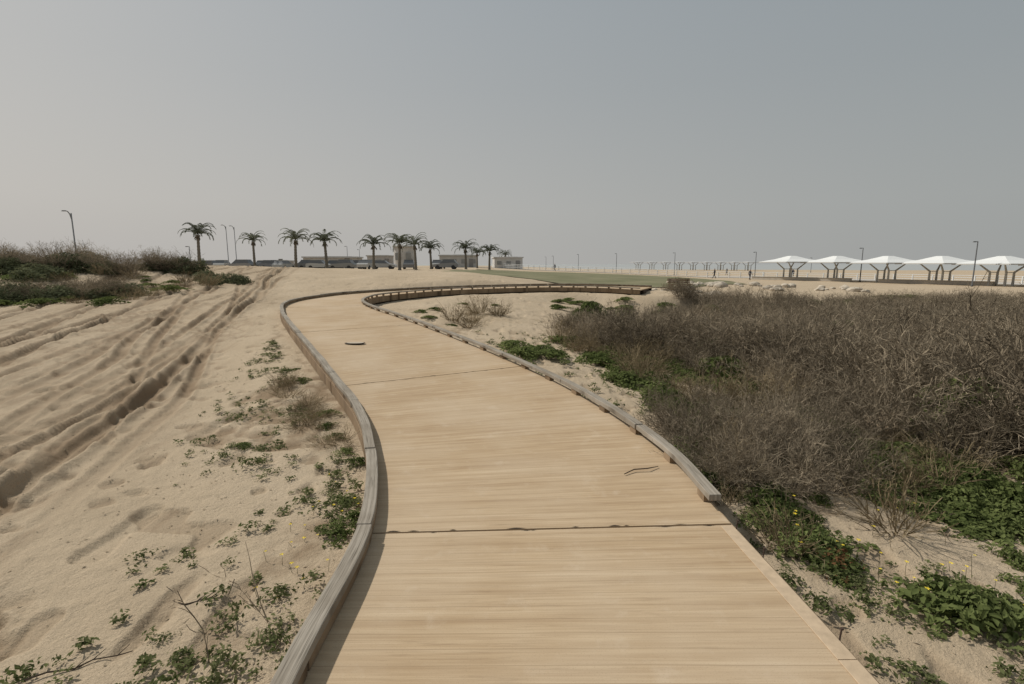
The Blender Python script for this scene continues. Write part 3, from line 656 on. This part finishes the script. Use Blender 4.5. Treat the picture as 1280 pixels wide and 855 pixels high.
def person(x,y,rz,shirt,legs,stride):
    J={'pelvis':(0,0,.93,.15,.11),'waist':(0,0,1.08,.14,.10),'chest':(0,0,1.3,.17,.115),'neck':(0,0,1.48,.06,.06),'head0':(0,.01,1.58,.085,.095),'head1':(0,.02,1.70,.085,.1),
    'hl':(-.09,0,.86,.10,.10),'kl':(-.10,stride*.12+.02,.48,.065,.065),'al':(-.10,stride*.28,.09,.045,.045),'tl':(-.11,stride*.28+.17,.045,.04,.03),
    'hr':(.09,0,.86,.10,.10),'kr':(.10,-stride*.08+.03,.48,.065,.065),'ar':(.10,-stride*.28,.10,.045,.045),'tr':(.11,-stride*.28+.16,.045,.04,.03),
    'sl':(-.2,0,1.41,.06,.06),'el':(-.25,-.05*stride-.02,1.13,.045,.045),'wl':(-.24,.1-.15*stride,.89,.032,.032),'fl':(-.235,.13-.17*stride,.80,.03,.02),
    'sr':(.2,0,1.41,.06,.06),'er':(.25,.05*stride-.02,1.13,.045,.045),'wr':(.24,.1+.15*stride,.89,.032,.032),'fr':(.235,.13+.17*stride,.80,.03,.02)}
    nm=list(J); E=[('pelvis','waist'),('waist','chest'),('chest','neck'),('neck','head0'),('head0','head1'),('pelvis','hl'),('hl','kl'),('kl','al'),('al','tl'),('pelvis','hr'),('hr','kr'),('kr','ar'),('ar','tr'),('chest','sl'),('sl','el'),('el','wl'),('wl','fl'),('chest','sr'),('sr','er'),('er','wr'),('wr','fr')]
    me=bpy.data.meshes.new('person'); me.from_pydata([J[k][:3] for k in nm],[(nm.index(a),nm.index(b_)) for a,b_ in E],[])
    m,nt=newmat('clothes'); b=NB(nt); tc=nt.nodes.new('ShaderNodeTexCoord').outputs['Object']; sp=nt.nodes.new('ShaderNodeSeparateXYZ'); b.l(tc,sp.inputs[0])
    c=b.ramp(b.math('DIVIDE',sp.outputs[2],1.85),[(0,(.03,.03,.03)),(.05,legs),(.52,shirt),(.81,(.35,.22,.16)),(.93,(.03,.02,.015))],'CONSTANT'); b.finish(c,.9)
    me.materials.append(m); o=obj('person',me,None,(x,y,hz(x,y)),(0,0,rz))
    sk=o.modifiers.new('skin','SKIN'); 
    for i_,k in enumerate(nm):
        sv=me.skin_vertices[0].data[i_]; sv.radius=(J[k][3],J[k][4]); sv.use_root=(k=='pelvis')
    sk.use_smooth_shade=True; ss=o.modifiers.new('sub','SUBSURF'); ss.levels=1; ss.render_levels=2
for u,d,rz,sh,lg,st in ((891,88,1.4,(.03,.03,.04),(.02,.02,.03),1),(935,84,-1.2,(.03,.035,.05),(.03,.03,.04),.8),(906,120,.3,(.3,.3,.3),(.03,.03,.06),.6),(693,120,2,(.05,.05,.06),(.03,.03,.04),1),(988,96,2.8,(.04,.05,.08),(.02,.02,.03),.5)):
    x,y=place(u,d); person(x,y,rz,sh,lg,st)
GL=simple('car_glass',(.12,.125,.13),rough=.25,spec=.5); TY=simple('tyre',(.05,.05,.05))
def car(x,y,rz,c,long=4.3,hh=1.5):
    pe=empty('parked_car',(x,y,hz(x,y)-.02),(0,0,rz)); body=simple('car_paint',c,.03,2,.4,.4,0); pb=PB(); L_=long/2
    prof=[(-L_,.35),(-L_,.8),(-L_*.93,.98),(-L_*.62,hh*.66),(L_*.42,.95),(L_*.9,.8),(L_,.6),(L_,.35)]
    n=len(prof); w=.88; vs=[(a,-w,z) for a,z in prof]+[(a,w,z) for a,z in prof]
    pb.add(vs,[tuple(range(n)),tuple(range(2*n-1,n-1,-1))]+[(k,(k+1)%n+0,(k+1)%n+n,k+n) for k in range(n)])
    pb.box((-.25*L_,0,hh-.03),(long*.42,1.45,.05)); obj('body',pb.mesh('body',[body]),pe)
    pb=PB(); cab=[(-L_*.85,.96),(-L_*.66,hh-.06),(L_*.15,hh-.06),(L_*.45,.95)]; vs=[(a,-(.84 if z<1.1 else .7),z) for a,z in cab]+[(a,(.84 if z<1.1 else .7),z) for a,z in cab]
    pb.add(vs,[(0,1,2,3),(7,6,5,4)]+[(k,k+1,k+5,k+4) for k in range(3)]); obj('windows',pb.mesh('windows',[GL]),pe)
    pb=PB()
    for sx_ in (-L_*.62,L_*.62):
        for sy_ in (-.8,.8): pb.tube([(sx_,sy_-.11,.33),(sx_,sy_+.11,.33)],.33,14)
    obj('wheels',pb.mesh('wheels',[TY]),pe)
cols=[(.38,.38,.37),(.18,.18,.18),(.44,.44,.42),(.25,.25,.25),(.24,.24,.23),(.2,.21,.23),(.42,.42,.40)]  # pale, muted car colours with the distance haze mixed in
for k,u in enumerate([236,262,283,306,334,346,358,382,393,404,420,432,446,460,482,512,548,560]):
    x,y=place(u+random.uniform(-2,2),86+random.uniform(-3,8)); car(x,y,random.choice((0,1.5,.2,3.1,1.7)),cols[k%7],random.uniform(4,4.5),random.uniform(1.45,1.65))
def building(name,u,d,wpx,vt,depth,c,rc,nwin=3,round_=False):  # wall and roof colours passed in are paled to paint distance haze
    x,y=place(u,d); z=hz(x,y); w=wpx*d/640; h=EYE+d*(330-vt)/640-z; pe=empty(name,(x,y,z-.1),(0,0,.12)); m_=simple(name+'_wall',c,.08,1); r_=simple(name+'_roof',rc,.06,1)
    pb=PB()
    if round_: pb.tube([(0,0,0),(0,0,h-.4)],w/2,24)
    else: pb.box((0,0,(h-.3)/2),(w,depth,h-.3))
    obj('walls',pb.mesh('walls',[m_]),pe); pb=PB()
    if round_: pb.tube([(0,0,h-.4),(0,0,h-.1)],w/2+.35,24); pb.tube([(0,0,h-.1),(0,0,h)],[w/2+.2,w/2],24)
    else: pb.box((0,0,h-.15),(w+.5,depth+.5,.28)); pb.box((w*.1,0,h+.02),(w*.5,depth*.5,.1))
    obj('roof',pb.mesh('roof',[r_]),pe); pb=PB()
    for k in range(nwin): pb.box((-w/2+w*(k+.5)/nwin,(-depth/2 if not round_ else -w/2)-.012,h*.5),(w/nwin*.5,.06 if not round_ else .4,h*.32))
    obj('windows',pb.mesh('windows',[simple('window_glass',(.26,.26,.25),rough=.3)]),pe)
    pb=PB(); pb.box((w*.32,(-depth/2 if not round_ else -w/2)-.05,1.1),(1.0,.06 if not round_ else .5,2.2)); obj('door',pb.mesh('door',[simple('door_paint',(.24,.23,.22))]),pe)
building('beach_pavilion',420,112,62,320.5,7,(.46,.44,.41),(.46,.46,.45),5)
building('round_tower',507,125,25,307,5,(.50,.48,.45),(.48,.47,.45),2,True)
building('low_building',478,128,28,319,6,(.44,.42,.40),(.45,.44,.42),3)
building('low_building',574,130,46,318.5,7,(.44,.43,.41),(.44,.44,.43),4)
building('concrete_building',634,140,34,321,7,(.52,.50,.47),(.52,.50,.47),3)
building('low_building',350,130,30,325,7,(.44,.42,.40),(.44,.44,.43),3)

# ------------------------------------------------------------------ light & sky
az=math.atan2(-.85,.45); el=math.radians(46)
w=bpy.data.worlds.new('World'); scene.world=w; w.use_nodes=True; nt=w.node_tree; nt.nodes.clear(); b=NB(nt)
sky=nt.nodes.new('ShaderNodeTexSky'); sky.sky_type='NISHITA'; sky.sun_disc=False; sky.sun_elevation=el; sky.sun_rotation=az%(2*math.pi); sky.dust_density=8; sky.air_density=1.2
bg1=nt.nodes.new('ShaderNodeBackground'); bg1.inputs[1].default_value=.06; b.l(sky.outputs[0],bg1.inputs[0])
tc=nt.nodes.new('ShaderNodeTexCoord').outputs['Generated']; sp=nt.nodes.new('ShaderNodeSeparateXYZ'); b.l(tc,sp.inputs[0])
c=b.ramp(sp.outputs[2],[(0,(.55,.525,.495)),(.10,(.545,.53,.505)),(.30,(.46,.47,.47)),(.6,(.38,.42,.45))])
side=b.math('ADD',b.math('MULTIPLY',sp.outputs[0],.5),.5)
c=b.mix(b.ramp(side,[(.15,(0,0,0)),(.85,(1,1,1))]),c,b.mix(1.0,c,(.70,.75,.775),'MULTIPLY'))
bg2=nt.nodes.new('ShaderNodeBackground'); bg2.inputs[1].default_value=1.0; b.l(c,bg2.inputs[0])
mx=nt.nodes.new('ShaderNodeMixShader'); mx.inputs[0].default_value=.88; b.l(bg1.outputs[0],mx.inputs[1]); b.l(bg2.outputs[0],mx.inputs[2])
o=nt.nodes.new('ShaderNodeOutputWorld'); b.l(mx.outputs[0],o.inputs[0])
sd=bpy.data.lights.new('sun','SUN'); sd.energy=3.5; sd.angle=math.radians(1.5); sd.color=(1,.955,.88)
so=bpy.data.objects.new('sun',sd); COL.objects.link(so)
dirv=Vector((math.sin(az)*math.cos(el),math.cos(az)*math.cos(el),math.sin(el))); so.rotation_euler=dirv.to_track_quat('Z','Y').to_euler(); so.location=dirv*50
cd=bpy.data.cameras.new('camera'); cd.sensor_width=36; cd.lens=18; cd.clip_end=20000; cd.clip_start=.05
co=bpy.data.objects.new('camera',cd); COL.objects.link(co); co.location=(0,0,EYE); co.rotation_euler=(math.pi/2-PITCH,0,0); scene.camera=co
